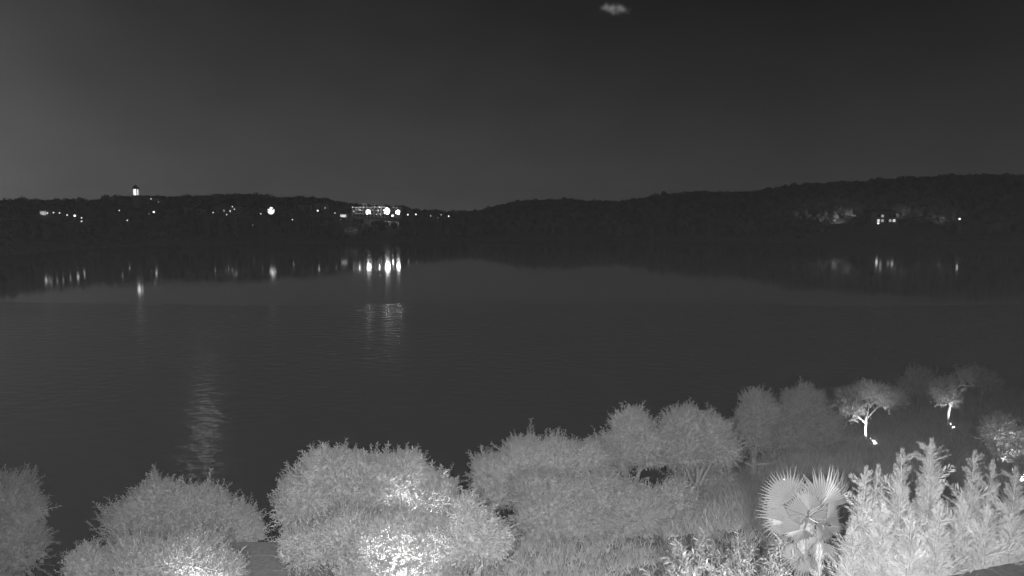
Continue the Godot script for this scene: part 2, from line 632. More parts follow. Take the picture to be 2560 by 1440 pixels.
func kiosk(px: float, py: float, w: float, h: float, label: String, m: Material) -> void:
	var p := spot(px, py, h * 0.5)
	clear_spots.append([p.x, p.z, 8.0])
	clear_spots.append([p.x * 0.978, p.z * 0.978, 8.0])
	var t := thing("kiosk", label, "kiosk", p + Vector3(0, -0.4, 0))
	part("wall", box_mesh(Vector3(w + 0.8, h + 0.8, 4.0)), M.render, t, Vector3(0, h / 2, -2.0))
	for i in 3:
		var f := part("window", box_mesh(Vector3(w / 3 - 0.1, h - 0.7, 0.1)), M.frame, t, Vector3((i - 1) * w / 3, h / 2 + 0.1, 0.04))
		part("pane", box_mesh(Vector3(w / 3 - 0.3, h - 0.9, 0.06)), m, f, Vector3(0, 0, 0.05))
	part("roof", box_mesh(Vector3(w + 2.0, 0.25, 5.4)), M.tile, t, Vector3(0, h + 0.55, -1.7))
	omni(t, Vector3(0, h * 0.5, 1.2), 0.6, 0.5)

func hotel() -> void:
	var p := at(940, 546, 712.0)
	p.y = far_h(p.x, p.z)
	for i in 7:
		clear_spots.append([p.x - 26.0 + i * 9.0, p.z, 11.0])
		clear_spots.append([(p.x - 26.0 + i * 9.0) * 0.97, p.z * 0.97, 11.0])
	var ground := at(940, 545, 712.0).y
	var t := thing("hotel", "white three-storey hotel with terraces, brightest building above the bay", "hotel", Vector3(p.x, minf(p.y, ground) - 0.5, p.z))
	var lift := maxf(0.0, ground - p.y) + 0.5
	part("plinth", box_mesh(Vector3(52, lift + 0.6, 15)), M.stone, t, Vector3(0, (lift + 0.6) / 2, -6.5))
	var y0 := lift + 0.6
	# [left, right, storeys, front z, material]
	for b in [[-24.0, -13.0, 3, -2.0], [-13.0, -9.0, 4, -1.0], [-9.0, 12.0, 3, 0.0], [13.5, 23.0, 3, -4.0]]:
		var w: float = b[1] - b[0]
		var x: float = (b[0] + b[1]) / 2.0
		var hh: float = b[2] * 3.3
		part("wall", box_mesh(Vector3(w - 0.1, hh, 8.0)), M.render, t, Vector3(x, y0 + hh / 2, b[3] - 6.0))
		var n := maxi(1, int(w / 3.4))
		for k in b[2]:
			part("balcony_slab", box_mesh(Vector3(w + 0.3, 0.3, 2.4)), M.frame, t, Vector3(x, y0 + (k + 1) * 3.3, b[3] - 1.0))
			if k > 0:
				part("railing", box_mesh(Vector3(w, 0.9, 0.08)), M.render, t, Vector3(x, y0 + k * 3.3 + 0.6, b[3] + 0.1))
			var xs := []
			for i in n:
				xs.append(b[0] + (i + 0.5) * w / n)
			windows(t, xs, [y0 + k * 3.3 + 1.5], b[3] - 1.94, 1.7, 2.1, [])
			part("strip_light", box_mesh(Vector3(w - 1.2, 0.22, 0.3)), M.dim_window, t, Vector3(x, y0 + (k + 1) * 3.3 - 0.3, b[3] - 0.5)) if k == b[2] - 1 and b[0] < 0.0 else null
		if b[0] < 0.0:
			omni(t, Vector3(x + 2.0, y0 + hh * 0.75, b[3] + 4.0), 6.0 if w > 5.0 else 3.0, 0.3)
		for i in n + 1:
			part("column", box_mesh(Vector3(0.35, hh, 0.35)), M.frame, t, Vector3(b[0] + 0.2 + i * (w - 0.4) / n, y0 + hh / 2, b[3] - 0.1))
		part("roof", box_mesh(Vector3(w + 0.8, 0.35, 10.6)), M.frame, t, Vector3(x, y0 + hh + 0.34, b[3] - 5.0))

	# [px from the hotel's middle, px above its foot]: lamps on the terraces and roof edges
	for w in [[-58, 27, 0.45], [-50, 26, 0.3], [-40, 27, 0.35], [-31, 26, 0.4], [-2, 28, 0.35], [10, 27, 0.5], [16, 29, 0.3], [22, 27, 0.35], [-8, 20, 0.3], [6, 18, 0.3], [44, 26, 0.3], [52, 25, 0.25], [2, 9, 0.35], [12, 8, 0.4], [-12, 10, 0.3]]:
		var lp := Vector3(w[0] * 0.389, lift + w[1] * 0.389, 0.9 if w[0] > -22 and w[0] < 32 else -0.6)
		part("terrace_lamp", ball(w[2]), M.lamp_soft, t, lp)
		part("lamp_bracket", box_mesh(Vector3(0.08, 0.08, 0.9)), M.metal, t, lp - Vector3(0, 0, 0.7))

# ------------------------------------------------------------------ vegetation
func clump_mesh() -> ArrayMesh:
	# one far tree crown, radius about one: a lumpy core and loose leaf clumps round it
	var v := PackedVector3Array()
	var r := RandomNumberGenerator.new()
	r.seed = 3
	var rows := 6
	var cols := 9
	var pts := []
	for j in rows + 1:
		var row := []
		for i in cols:
			var th := PI * j / rows
			var ph := TAU * i / cols
			var d := Vector3(sin(th) * cos(ph), cos(th) * 0.85, sin(th) * sin(ph))
			row.append(d * (0.72 + 0.3 * noise.get_noise_3dv(d * 60.0) + r.randf() * 0.12))
		pts.append(row)
	for j in rows:
		for i in cols:
			quad(v, pts[j][i], pts[j][(i + 1) % cols], pts[j + 1][(i + 1) % cols], pts[j + 1][i])
	for k in 70:
		var d := Vector3(r.randf_range(-1, 1), r.randf_range(-0.7, 1), r.randf_range(-1, 1)).normalized()
		var c := d * r.randf_range(0.65, 1.05) * Vector3(1, 0.9, 1)
		var s := Vector3(r.randf_range(-1, 1), r.randf_range(-1, 1), r.randf_range(-1, 1)).normalized()
		var u := d.cross(s).normalized() * 0.16
		var w := (s + d * 0.5).normalized() * 0.2
		quad(v, c - u, c - w, c + u, c + w)
	return tri_mesh(v)

func multi(called: String, mesh: Mesh, m: Material, xf: Array, parent: Node, spread := 0.2) -> MultiMeshInstance3D:
	var mm := MultiMesh.new()
	mm.transform_format = MultiMesh.TRANSFORM_3D
	mm.use_colors = true
	mm.mesh = mesh
	mm.instance_count = xf.size()
	for i in xf.size():
		mm.set_instance_transform(i, xf[i])
		var c := 1.0 + rng.randf_range(-spread, spread)
		mm.set_instance_color(i, Color(c, c, c))
	var o := MultiMeshInstance3D.new()
	o.name = called
	o.multimesh = mm
	o.material_override = m
	o.set_meta("kind", "stuff")
	parent.add_child(o, true)
	return o

func woodland() -> void:
	var xf := []
	var tries := 0
	while xf.size() < 11000 and tries < 60000:
		tries += 1
		var t := rng.randf_range(-0.95, 0.95)
		var px := 1280.0 + 1836.0 * t
		var s0 := tab(SHORE, px)
		var r := tab(RIDGE, px)
		var d := lerpf(s0 + 2.0, r + 50.0, sqrt(rng.randf()))
		var x := t * d
		var h := far_h(x, -d)
		if h < 0.8:
			continue
		var free := true
		for c in clear_spots:
			var dx: float = x - c[0]
			var dz: float = -d - c[1]
			if dx * dx + dz * dz < c[2] * c[2]:
				free = false
				break
		if not free:
			continue
		var s := rng.randf_range(2.0, 3.4) if rng.randf() < 0.93 else rng.randf_range(3.6, 4.8)
		var b := Basis(Vector3.UP, rng.randf() * TAU).scaled(Vector3(s, s * rng.randf_range(0.9, 1.4), s))
		xf.append(Transform3D(b, Vector3(x, h + s * 0.55, -d)))
	# taller pines along the water's edge
	var caps := [[40, 198, 18.8], [199, 215, 16.8], [225, 290, 18.5], [480, 622, 22.3], [642, 656, 20.5], [657, 705, 24.0], [706, 722, 20.5], [742, 842, 22.0], [1012, 1140, 19.5], [1160, 1500, 15.0], [1530, 2060, 16.0], [2365, 2600, 17.5]]
	for c in caps:
		var px: float = c[0]
		while px < c[1]:
			for row in 2:
				var d := tab(SHORE, px) + rng.randf_range(10.0, 30.0)
				var x := (px - 1280.0) / 1836.0 * d
				var h := far_h(x, -d)
				if h > 0.3:
					var high: float = maxf(c[2] - h - rng.randf_range(0.0, 2.6) - 1.0 * row, 4.0)
					var sy := high / 1.95
					xf.append(Transform3D(Basis(Vector3.UP, rng.randf() * TAU).scaled(Vector3(rng.randf_range(2.4, 3.6), sy, 3.0)), Vector3(x, h + sy * 0.95, -d)))
			px += rng.randf_range(5.0, 9.0)
	var w := multi("woodland", clump_mesh(), M.wood, xf, self, 0.35)
	w.set_meta("label", "dark evergreen wood covering the far hills")
	w.set_meta("category", "woodland")

func shoot_mesh(leaves: int, length: float, leaf: float, wide: float, s: int, tilt := 0.8) -> ArrayMesh:
	# a leafy twig along +y with slender leaves in crossed pairs
	var r := RandomNumberGenerator.new()
	r.seed = s
	var v := PackedVector3Array()
	var bow := Vector3(r.randf_range(-1, 1), 0, r.randf_range(-1, 1)) * length * 0.18
	tube(v, Vector3.ZERO, Vector3(0, length * 0.5, 0) + bow * 0.4, 0.006, 0.005, 3)
	tube(v, Vector3(0, length * 0.5, 0) + bow * 0.4, Vector3(0, length, 0) + bow, 0.005, 0.003, 3)
	for k in leaves:
		var u := 0.12 + 0.88 * k / maxf(leaves - 1, 1)
		var c := Vector3(0, length * u, 0) + bow * u * u
		var ph := k * 2.4 + r.randf_range(-0.5, 0.5)
		var out := Vector3(cos(ph), 0, sin(ph))
		var dir := (out * tilt + Vector3.UP * r.randf_range(0.4, 1.0)).normalized()
		var side := dir.cross(Vector3.UP).normalized().rotated(dir, r.randf_range(-0.9, 0.9))
		var l := leaf * r.randf_range(0.75, 1.2)
		var mid := c + dir * l * 0.5 + Vector3.DOWN * l * 0.06
		quad(v, c, mid + side * wide * 0.5, c + dir * l - Vector3.UP * l * 0.12, mid - side * wide * 0.5)
	return tri_mesh(v)

var shoots := []

func crown(t: Node3D, lobes: Array, n: int, m: Material, mesh: Mesh, size := 1.0, called := "crown") -> void:
	# lobes: [centre, radii] in the tree's own axes
	var xf := []
	var total := 0.0
	for l in lobes:
		total += pow(l[1].x * l[1].y * l[1].z, 0.667)
	for l in lobes:
		var many := int(1.6 * n * pow(l[1].x * l[1].y * l[1].z, 0.667) / total)
		for k in many:
			var d := Vector3(rng.randfn(), rng.randfn(), rng.randfn()).normalized()
			if d.y < -0.5 and rng.randf() < 0.6:
				d.y = -d.y
			var lump := 0.84 + 0.8 * noise.get_noise_3dv((l[0] + d * l[1]) * 45.0)
			var r := (1.0 - 0.5 * pow(rng.randf(), 1.7)) * lump
			if rng.randf() < 0.07 and d.y > -0.2:
				r = lump * rng.randf_range(1.0, 1.0 + 0.26 / maxf(l[1].y, 0.3))
			var p: Vector3 = l[0] + d * l[1] * r
			# leave ragged gaps
			if noise.get_noise_3dv(p * 70.0 + Vector3(9, 0, 5)) < -0.14 and rng.randf() < 0.85:
				continue
			var y := (d + Vector3.UP * rng.randf_range(0.2, 1.1) + Vector3(rng.randfn(), rng.randfn(), rng.randfn()) * 0.35).normalized()
			var x := y.cross(Vector3(rng.randf_range(-1, 1), rng.randf_range(-1, 1), rng.randf_range(-1, 1))).normalized()
			var s := size * (rng.randf_range(0.7, 1.3) if rng.randf() < 0.94 else rng.randf_range(1.3, 1.9))
			xf.append(Transform3D(Basis(x, y, x.cross(y)).scaled(Vector3.ONE * s), p))
	multi(called, mesh, m, xf, t, 0.28)

func tree(called: String, label: String, category: String, deep: float, px_lobes: Array, n: int, group: String, stems := 1, size := 1.0, m: Material = null) -> Node3D:
	var lobes := []
	var mid := Vector3.ZERO
	for l in px_lobes:
		var jitter: float = l[4] if l.size() > 4 else 0.0
		var c := at(l[0], l[1], deep + jitter)
		var k := deep / F
		lobes.append([c, Vector3(maxf(l[2] * k - 0.16, 0.12), maxf(l[3] * k - 0.16, 0.12), maxf((l[2] + l[3]) * 0.5 * k - 0.16, 0.12))])
		mid += c / px_lobes.size()
	var base := Vector3(mid.x, ground_h(mid.x, mid.z), mid.z)
	var t := thing(called, label, category, base, group)
	for l in lobes:
		l[0] -= base
	var fork := Vector3(0, clampf((mid.y - base.y) * (0.72 if called == "young_tree" else 0.45), 0.25, 2.6), 0)
	var v := PackedVector3Array()
	var thick := (0.09 + 0.02 * (mid.y - base.y)) * (0.5 if called == "young_tree" else 1.0)
	limb(v, Vector3(0, -0.15, 0), fork, thick * 1.25, thick * 0.9, 0.05, 9)
	part("trunk", tri_mesh(v), M.bark, t)
	for l in lobes:
		var lv := PackedVector3Array()
		var tip: Vector3 = l[0] + Vector3(0, l[1].y * 0.3, 0)
		limb(lv, fork * rng.randf_range(0.75, 1.0), tip, thick * 0.6, 0.015)
		for s in 3:
			var from := fork.lerp(tip, rng.randf_range(0.45, 0.8))
			limb(lv, from, l[0] + Vector3(rng.randf_range(-0.7, 0.7), rng.randf_range(0.1, 0.8), rng.randf_range(-0.7, 0.7)) * l[1], thick * 0.22, 0.008, 0.1, 5)
		part("limb", tri_mesh(lv), M.bark, t)
	if shoots.is_empty():
		for k in 3:
			shoots.append(shoot_mesh(18, 0.34, 0.075, 0.020, 11 + k))
	crown(t, lobes, n, m if m else M.olive, shoots[taken[called] % 3], size)
	return t

func garden_trees() -> void:
	var g := "olive trees and shrubs of the garden above the bay"
	tree("olive_tree", "olive tree cut by the left edge of the picture", "tree", 24.0, [[-10, 1290, 110, 100], [-70, 1350, 120, 120], [40, 1370, 85, 80], [60, 1290, 50, 60]], 7000, g)
	tree("olive_tree", "round olive tree between the left edge tree and the big middle one", "tree", 23.0, [[340, 1308, 78, 66], [395, 1261, 72, 58], [490, 1276, 85, 54], [575, 1318, 78, 62], [455, 1348, 120, 58], [622, 1343, 42, 42]], 8500, g)
	tree("olive_shrub", "lamp-lit olive shrub in front of the round left olive tree", "shrub", 19.0, [[225, 1415, 62, 52], [355, 1412, 95, 66], [470, 1402, 90, 66], [555, 1445, 55, 50]], 6000, g, 1, 0.8)
	tree("olive_tree", "big olive tree with several domes left of the picture's middle", "tree", 21.5, [[830, 1188, 76, 62], [770, 1250, 76, 60], [935, 1212, 80, 66], [1005, 1190, 70, 62], [1078, 1250, 60, 66], [905, 1290, 140, 66], [738, 1290, 46, 38]], 11000, g)
	tree("olive_shrub", "brightest lamp-lit olive shrub at the bottom, left of the middle", "shrub", 18.6, [[762, 1375, 70, 56], [880, 1352, 100, 60], [1000, 1352, 110, 70], [1105, 1372, 85, 74], [980, 1430, 190, 46]], 9000, g, 1, 0.85)
	tree("tamarisk_shrub", "shrub with thin upright twigs right of the brightest olive shrub", "shrub", 18.0, [[1185, 1345, 72, 62], [1165, 1292, 30, 44], [1225, 1370, 40, 46]], 3000, g, 1, 0.9)
	tree("olive_tree", "olive tree right of the dark gap beside the big middle tree", "tree", 25.0, [[1240, 1192, 58, 48], [1310, 1152, 64, 46], [1390, 1152, 74, 46], [1250, 1238, 58, 34], [1470, 1155, 64, 42]], 7500, g)
	tree("olive_tree", "taller pointed olive tree with its top at the middle right", "tree", 27.0, [[1582, 1090, 56, 50], [1542, 1130, 62, 46], [1622, 1130, 62, 46], [1585, 1052, 26, 26]], 5500, g)
	tree("olive_tree", "broad olive tree right beside the pointed one", "tree", 27.5, [[1700, 1076, 54, 54], [1768, 1091, 62, 54], [1802, 1130, 46, 46], [1700, 1138, 74, 38]], 6000, g)
	tree("olive_shrub", "pale rounded shrub below the middle right olive trees", "shrub", 23.5, [[1375, 1250, 85, 54], [1345, 1305, 75, 46], [1450, 1300, 90, 48]], 6000, g)
	tree("olive_shrub", "wide shrub right of the pale rounded one, under the dark openings", "shrub", 24.0, [[1500, 1245, 80, 50], [1600, 1278, 85, 52], [1530, 1310, 95, 42], [1690, 1262, 55, 50]], 6500, g)
	tree("olive_shrub", "dim shrub left of the fan palm", "shrub", 30.0, [[1770, 1218, 75, 52], [1828, 1262, 55, 54], [1745, 1292, 62, 44]], 4500, g)
	tree("olive_tree", "leftmost of the dim trees beyond the fan palm", "tree", 34.0, [[1895, 1035, 46, 56], [1878, 1090, 54, 46]], 4500, g)
	tree("olive_tree", "dim rounded tree beyond the fan palm, left of the lamp-lit trunk", "tree", 35.0, [[2008, 1028, 58, 56], [2058, 1080, 54, 52], [1978, 1098, 62, 44]], 5500, g)
	tree("young_tree", "small tree with lamp-lit white trunk and open crown", "tree", 39.0, [[2180, 990, 72, 36], [2124, 1010, 44, 32], [2226, 1002, 48, 34], [2132, 1036, 34, 24]], 900, "lamp-lit young trees of the garden", 1, 1.0)
	tree("young_tree", "dim small tree between the two lamp-lit young trees", "tree", 52.0, [[2300, 945, 38, 26], [2288, 970, 46, 26]], 1500, "lamp-lit young trees of the garden")
	tree("young_tree", "lamp-lit small tree farther out to the right", "tree", 46.0, [[2362, 975, 38, 34], [2410, 950, 34, 28], [2368, 1002, 32, 22]], 650, "lamp-lit young trees of the garden")
	tree("young_tree", "small tree farthest to the right, nearest to the water", "tree", 53.0, [[2440, 940, 42, 22], [2470, 965, 28, 32]], 1300, "lamp-lit young trees of the garden")
	tree("olive_tree", "lamp-lit olive at the right edge behind the cypresses", "tree", 30.0, [[2498, 1082, 36, 36], [2550, 1120, 42, 44], [2520, 1135, 46, 28], [2565, 1180, 30, 34]], 3200, g)

func spray_mesh(s: int) -> ArrayMesh:
	# a flat feathery cypress spray along +y, one metre long
	var r := RandomNumberGenerator.new()
	r.seed = s
	var v := PackedVector3Array()
	tube(v, Vector3.ZERO, Vector3(0, 0.97, 0), 0.014, 0.004, 3)
	for side in [-1.0, 1.0]:
		for k in 8:
			var u := 0.08 + 0.9 * k / 7.0 + r.randf_range(-0.03, 0.03)
			var l := 0.46 * sin(PI * (0.22 + 0.72 * u)) * r.randf_range(0.8, 1.15)
			var a := Vector3(0, u * 0.95, 0)
			var dir := Vector3(side * 0.75, 0.66, r.randf_range(-0.22, 0.22)).normalized()
			var across := dir.cross(Vector3(0, 0, 1)).normalized().rotated(dir, r.randf_range(-0.5, 0.5))
			quad(v, a, a + dir * l * 0.55 + across * 0.013, a + dir * l, a + dir * l * 0.55 - across * 0.013)
			for q in 3:
				var b := a + dir * l * (0.3 + 0.22 * q)
				var d2 := (dir + Vector3(0, 0.55, 0) + Vector3(-side * 0.2 if q == 1 else 0.25 * side, 0, r.randf_range(-0.4, 0.4))).normalized()
				var ac := d2.cross(Vector3(0, 0, 1)).normalized() * 0.010
				var l2 := l * r.randf_range(0.35, 0.5)
				quad(v, b, b + d2 * l2 * 0.5 + ac, b + d2 * l2, b + d2 * l2 * 0.5 - ac)
	return tri_mesh(v)

func cypress(px: float, py: float, deep: float, lean: float, n: int, wide: float, label: String, meshes: Array) -> void:
	var top := at(px, py, deep)
	var base := Vector3(top.x - lean * 0.3, ground_h(top.x, top.z), top.z)
	var t := thing("cypress", label, "cypress", base, "cypress hedge at the lower right")
	var tip := top - base
	var v := PackedVector3Array()
	limb(v, Vector3(0, -0.1, 0), tip * 0.97, 0.05, 0.008, 0.03, 6)
	part("trunk", tri_mesh(v), M.bark, t)
	var xf := [[], []]
	var hh := tip.length()
	var h := hh * 0.12
	var k := 0
	while h < hh * 0.97:
		var u := h / hh
		var l := wide * (0.17 + 1.3 * pow(1.0 - u, 0.85))
		for q in (8 if u < 0.55 else 4):
			var ph := k * 2.4 + rng.randf_range(-0.5, 0.5)
			k += 1
			var out := Vector3(cos(ph), 0, sin(ph))
			var y := (out * rng.randf_range(0.45, 0.95) + Vector3.UP * rng.randf_range(0.65, 1.0) + Vector3(rng.randfn(), 0, rng.randfn()) * 0.12).normalized()
			var x := y.cross(out.rotated(Vector3.UP, rng.randf_range(-0.7, 0.7))).normalized()
			var s := l * rng.randf_range(0.6, 1.05)
			if u > 0.55 and rng.randf() < 0.16:
				s *= 1.7
				y = (out * 1.1 + Vector3.UP * rng.randf_range(0.5, 0.9)).normalized()
				x = y.cross(out.rotated(Vector3.UP, rng.randf_range(-0.7, 0.7))).normalized()
			xf[k % 2].append(Transform3D(Basis(x * 0.66, y, x.cross(y)).scaled(Vector3.ONE * s), tip * u + out * 0.02))
			# inner fill
			if u < 0.85:
				var z := (out * 0.3 + Vector3.UP + Vector3(rng.randfn(), 0, rng.randfn()) * 0.25).normalized()
				var x2 := z.cross(out).normalized()
				xf[(k + 1) % 2].append(Transform3D(Basis(x2 * 0.6, z, x2.cross(z)).scaled(Vector3.ONE * l * 0.5), tip * u + out * l * rng.randf_range(0.1, 0.5)))
		h += lerpf(0.035, 0.055, u) * 420.0 / n
	for q in 2:
		xf[q].append(Transform3D(Basis(Vector3.UP, q * 1.5).scaled(Vector3(0.4, 1, 0.4) * 0.34), tip - Vector3(0, 0.28, 0)))
		multi("foliage", meshes[q], M.cypress, xf[q], t, 0.1)

func hedge() -> void:
	var ms := [spray_mesh(5), spray_mesh(6)]
	cypress(2166, 1172, 12.0, 0.1, 420, 0.50, "leftmost cypress of the hedge with a loose double tip", ms)
	cypress(2196, 1168, 12.4, -0.1, 300, 0.40, "slender cypress tip second from the left of the hedge", ms)
	cypress(2256, 1128, 12.2, 0.15, 460, 0.52, "cypress with forked tip, third of the hedge from the left", ms)
	cypress(2330, 1102, 12.4, 0.05, 560, 0.58, "tallest and widest cypress of the hedge", ms)
	cypress(2438, 1132, 12.4, 0.35, 420, 0.48, "slender leaning cypress right of the tallest one", ms)
	cypress(2482, 1156, 12.7, 0.25, 380, 0.46, "second leaning cypress right of the tallest one", ms)
	cypress(2540, 1172, 12.2, 0.1, 440, 0.52, "cypress cut by the right edge of the picture", ms)
	cypress(2210, 1265, 11.2, 0.0, 520, 0.60, "low front cypress below the forked tip", ms)
	cypress(2350, 1262, 11.1, 0.0, 520, 0.62, "low front cypress below the tallest one", ms)
	cypress(2470, 1270, 11.3, 0.0, 480, 0.60, "low front cypress above the dark wall", ms)
	cypress(2280, 1290, 10.9, 0.0, 500, 0.60, "lowest front cypress between the other low ones", ms)
	cypress(2405, 1240, 11.8, 0.05, 460, 0.58, "cypress filling the gap right of the tallest one", ms)
	cypress(2530, 1290, 11.4, 0.0, 460, 0.60, "low front cypress at the right edge", ms)
	cypress(2135, 1300, 11.6, -0.15, 420, 0.55, "front cypress leaning out beside the fan palm", ms)
	cypress(2048, 1368, 11.0, -0.1, 200, 0.40, "small cypress with a flat spray under the fan palm", ms)

func fan_mesh(radius: float, spread: float, s: int, droop: float) -> ArrayMesh:
	# a pleated palm fan: blades joined near the hub, free and pointed towards the rim; stalk end at the origin, fan in the xy plane
	var r := RandomNumberGenerator.new()
	r.seed = s
	var v := PackedVector3Array()
	var n := int(8.5 * spread)
	var step := spread / n
	for k in n:
		var a := -spread / 2 + (k + 0.5) * step
		var l := radius * (0.82 + 0.18 * cos(a * 0.8)) * r.randf_range(0.94, 1.05)
		var join := l * 0.6
		var dir := Vector3(sin(a), cos(a), 0)
		var e0 := Vector3(sin(a - step / 2), cos(a - step / 2), 0) * join
		var e1 := Vector3(sin(a + step / 2), cos(a + step / 2), 0) * join
		var ridge := dir * join * 1.0 + Vector3(0, 0, 0.018)
		var sag := Vector3(0, 0, -1) * l * droop
		e0 += sag * 0.3
		e1 += sag * 0.3
		ridge += sag * 0.3
		var tip := dir * l + sag * r.randf_range(0.6, 2.0) + Vector3(r.randfn(), r.randfn(), r.randfn()) * l * 0.025
		if r.randf() < 0.12:
			tip = dir * l * 0.85 - Vector3(0, 0, l * r.randf_range(0.15, 0.4))
		var h := Vector3.ZERO
		v.append_array([h, e0, ridge, h, ridge, e1])
		var t0 := e0.lerp(tip, 0.55).lerp(ridge.lerp(tip, 0.55), 0.25)
		var t1 := e1.lerp(tip, 0.55).lerp(ridge.lerp(tip, 0.55), 0.25)
		var tm := ridge.lerp(tip, 0.55)
		quad(v, e0 * 1.0, t0, tm, ridge)
		quad(v, ridge, tm, t1, e1 * 1.0)
		v.append_array([t0, tip, tm, tm, tip, t1])
	return tri_mesh(v)

func palm() -> void:
	var c := at(2018, 1300, 13.2)
	var base := Vector3(c.x, ground_h(c.x, c.z), c.z)
	var t := thing("fan_palm", "fan palm with round pleated fans left of the cypress hedge", "palm", base)
	var v := PackedVector3Array()
	var hub := c - base
	limb(v, Vector3(0, -0.1, 0), hub, 0.13, 0.15, 0.02, 10)
	part("trunk", tri_mesh(v), M.bark, t)
	# [px, py of the fan's middle, radius px, roll, turn to the side, tip back, depth]
	var fans := [
		[1976, 1250, 84, 0.72, -0.15, 0.05, 0.0, 3.0], [2056, 1262, 98, -0.12, 0.1, 0.05, -0.1, 2.5], [2016, 1290, 78, 0.1, 0.0, 0.1, -0.2, 2.2],
		[2074, 1270, 112, -0.95, 0.5, 0.1, 0.1, 1.3], [1972, 1290, 84, 1.7, -0.5, 0.35, -0.05, 2.3], [2066, 1300, 84, -1.5, 0.6, 0.3, -0.1, 1.8],
		[2040, 1262, 70, 0.25, 0.1, -0.4, 0.35, 2.2], [2000, 1262, 62, 0.1, -0.3, -0.4, 0.4, 2.0],
		[1975, 1306, 70, 2.6, -0.3, -0.3, -0.1, 2.2], [2060, 1316, 88, -2.8, 0.3, -0.3, -0.15, 2.2], [2010, 1322, 64, 3.0, 0.0, -0.5, -0.3, 2.0],
		[2012, 1292, 80, 1.2, -0.2, 0.3, 0.15, 2.6], [2030, 1292, 84, -1.0, 0.2, 0.3, 0.15, 2.6], [2000, 1312, 66, 2.1, -0.6, 0.1, -0.25, 1.7], [2040, 1312, 70, -2.2, 0.6, 0.1, -0.25, 1.7],
		[2022, 1276, 66, -0.4, 0.2, 0.5, -0.35, 1.8]]
	var s := 1
	for f in fans:
		var p := at(f[0], f[1], 13.2 + f[6]) - base
		var b := Basis(Vector3.UP, f[4]) * Basis(Vector3.RIGHT, -f[5]) * Basis(Vector3.BACK, f[3])
		var blade := part("frond", fan_mesh(f[2] * 13.2 / F, f[7], s, 0.06), M.palm, t, p, b)
		var pv := PackedVector3Array()
		limb(pv, Vector3.ZERO, b.inverse() * (hub + Vector3(0, 0.05, 0) - p), 0.012, 0.022, 0.08, 5)
		part("petiole", tri_mesh(pv), M.palm, blade)
		s += 1
	# the skirt of old hanging fans
	for k in 9:
		var a := TAU * k / 9.0 + 0.3
		var out := Vector3(sin(a), 0, cos(a))
		var p := hub + out * 0.3 + Vector3(0, -0.25 - 0.12 * (k % 3), 0)
		var b := Basis(Vector3.UP, a) * Basis(Vector3.RIGHT, PI - 0.35 - 0.1 * (k % 2))
		var old := part("old_frond", fan_mesh(0.52, 2.2, 40 + k, 0.25), M.old_palm, t, p, b)
		var pv := PackedVector3Array()
		limb(pv, Vector3.ZERO, b.inverse() * (hub - p), 0.012, 0.02, 0.05, 5)
		part("petiole", tri_mesh(pv), M.old_palm, old)

func leafy_shrub(px: float, py: float, deep: float, stems: int, wide: float, leaf: float, label: String, tall := 1.0) -> void:
	var top := at(px, py, deep)
	var base := Vector3(top.x, ground_h(top.x, top.z), top.z)
	var t := thing("laurel_shrub", label, "shrub", base, "broad-leaved shrubs at the bottom of the picture")
	var hh := top.y - base.y
	for k in stems:
		var a := TAU * k / stems + rng.randf() * 0.6
		var u := 0.0 if k == 0 else sqrt(rng.randf_range(0.1, 1.0))
		var tip := Vector3(cos(a) * wide * u, hh * (1.0 - 0.35 * u * u) * rng.randf_range(0.88, 1.0), sin(a) * wide * u * 0.8)
		var v := PackedVector3Array()
		limb(v, Vector3(cos(a), 0, sin(a)) * 0.06, tip, 0.02, 0.006, 0.08, 5)
		var stem := part("stem", tri_mesh(v), M.bark, t)
		var xf := []
		for q in 16:
			var w := 0.35 + 0.65 * q / 15.0
			var p := tip * w
			var y := (Vector3(cos(q * 2.4), 0.9, sin(q * 2.4)) + Vector3(rng.randfn(), 0, rng.randfn()) * 0.2).normalized()
			if q > 13:
				y = (tip.normalized() + Vector3(rng.randfn(), 0, rng.randfn()) * 0.15).normalized()
			var x := y.cross(Vector3(0.3, 0.1, 0.9)).normalized()
			xf.append(Transform3D(Basis(x, y, x.cross(y)).scaled(Vector3.ONE * rng.randf_range(0.8, 1.2) * tall), p))
		multi("leaves", shoot_mesh(13, 0.36, leaf, leaf * 0.24, 70 + k % 3, 1.2), M.laurel, xf, stem, 0.3)

func front_shrubs() -> void:
	leafy_shrub(1752, 1348, 14.0, 7, 0.75, 0.15, "lamp-lit shrub with feathered leafy tips at the bottom right of the middle")
	leafy_shrub(1846, 1362, 14.4, 6, 0.5, 0.11, "smaller sparkling shrub between feathered shrub and fan palm")
	leafy_shrub(1700, 1368, 14.8, 6, 0.55, 0.11, "low sparkling shrub left of the feathered shrub")
	leafy_shrub(1952, 1385, 12.6, 4, 0.4, 0.13, "sprig with broad paired leaves below the fan palm")

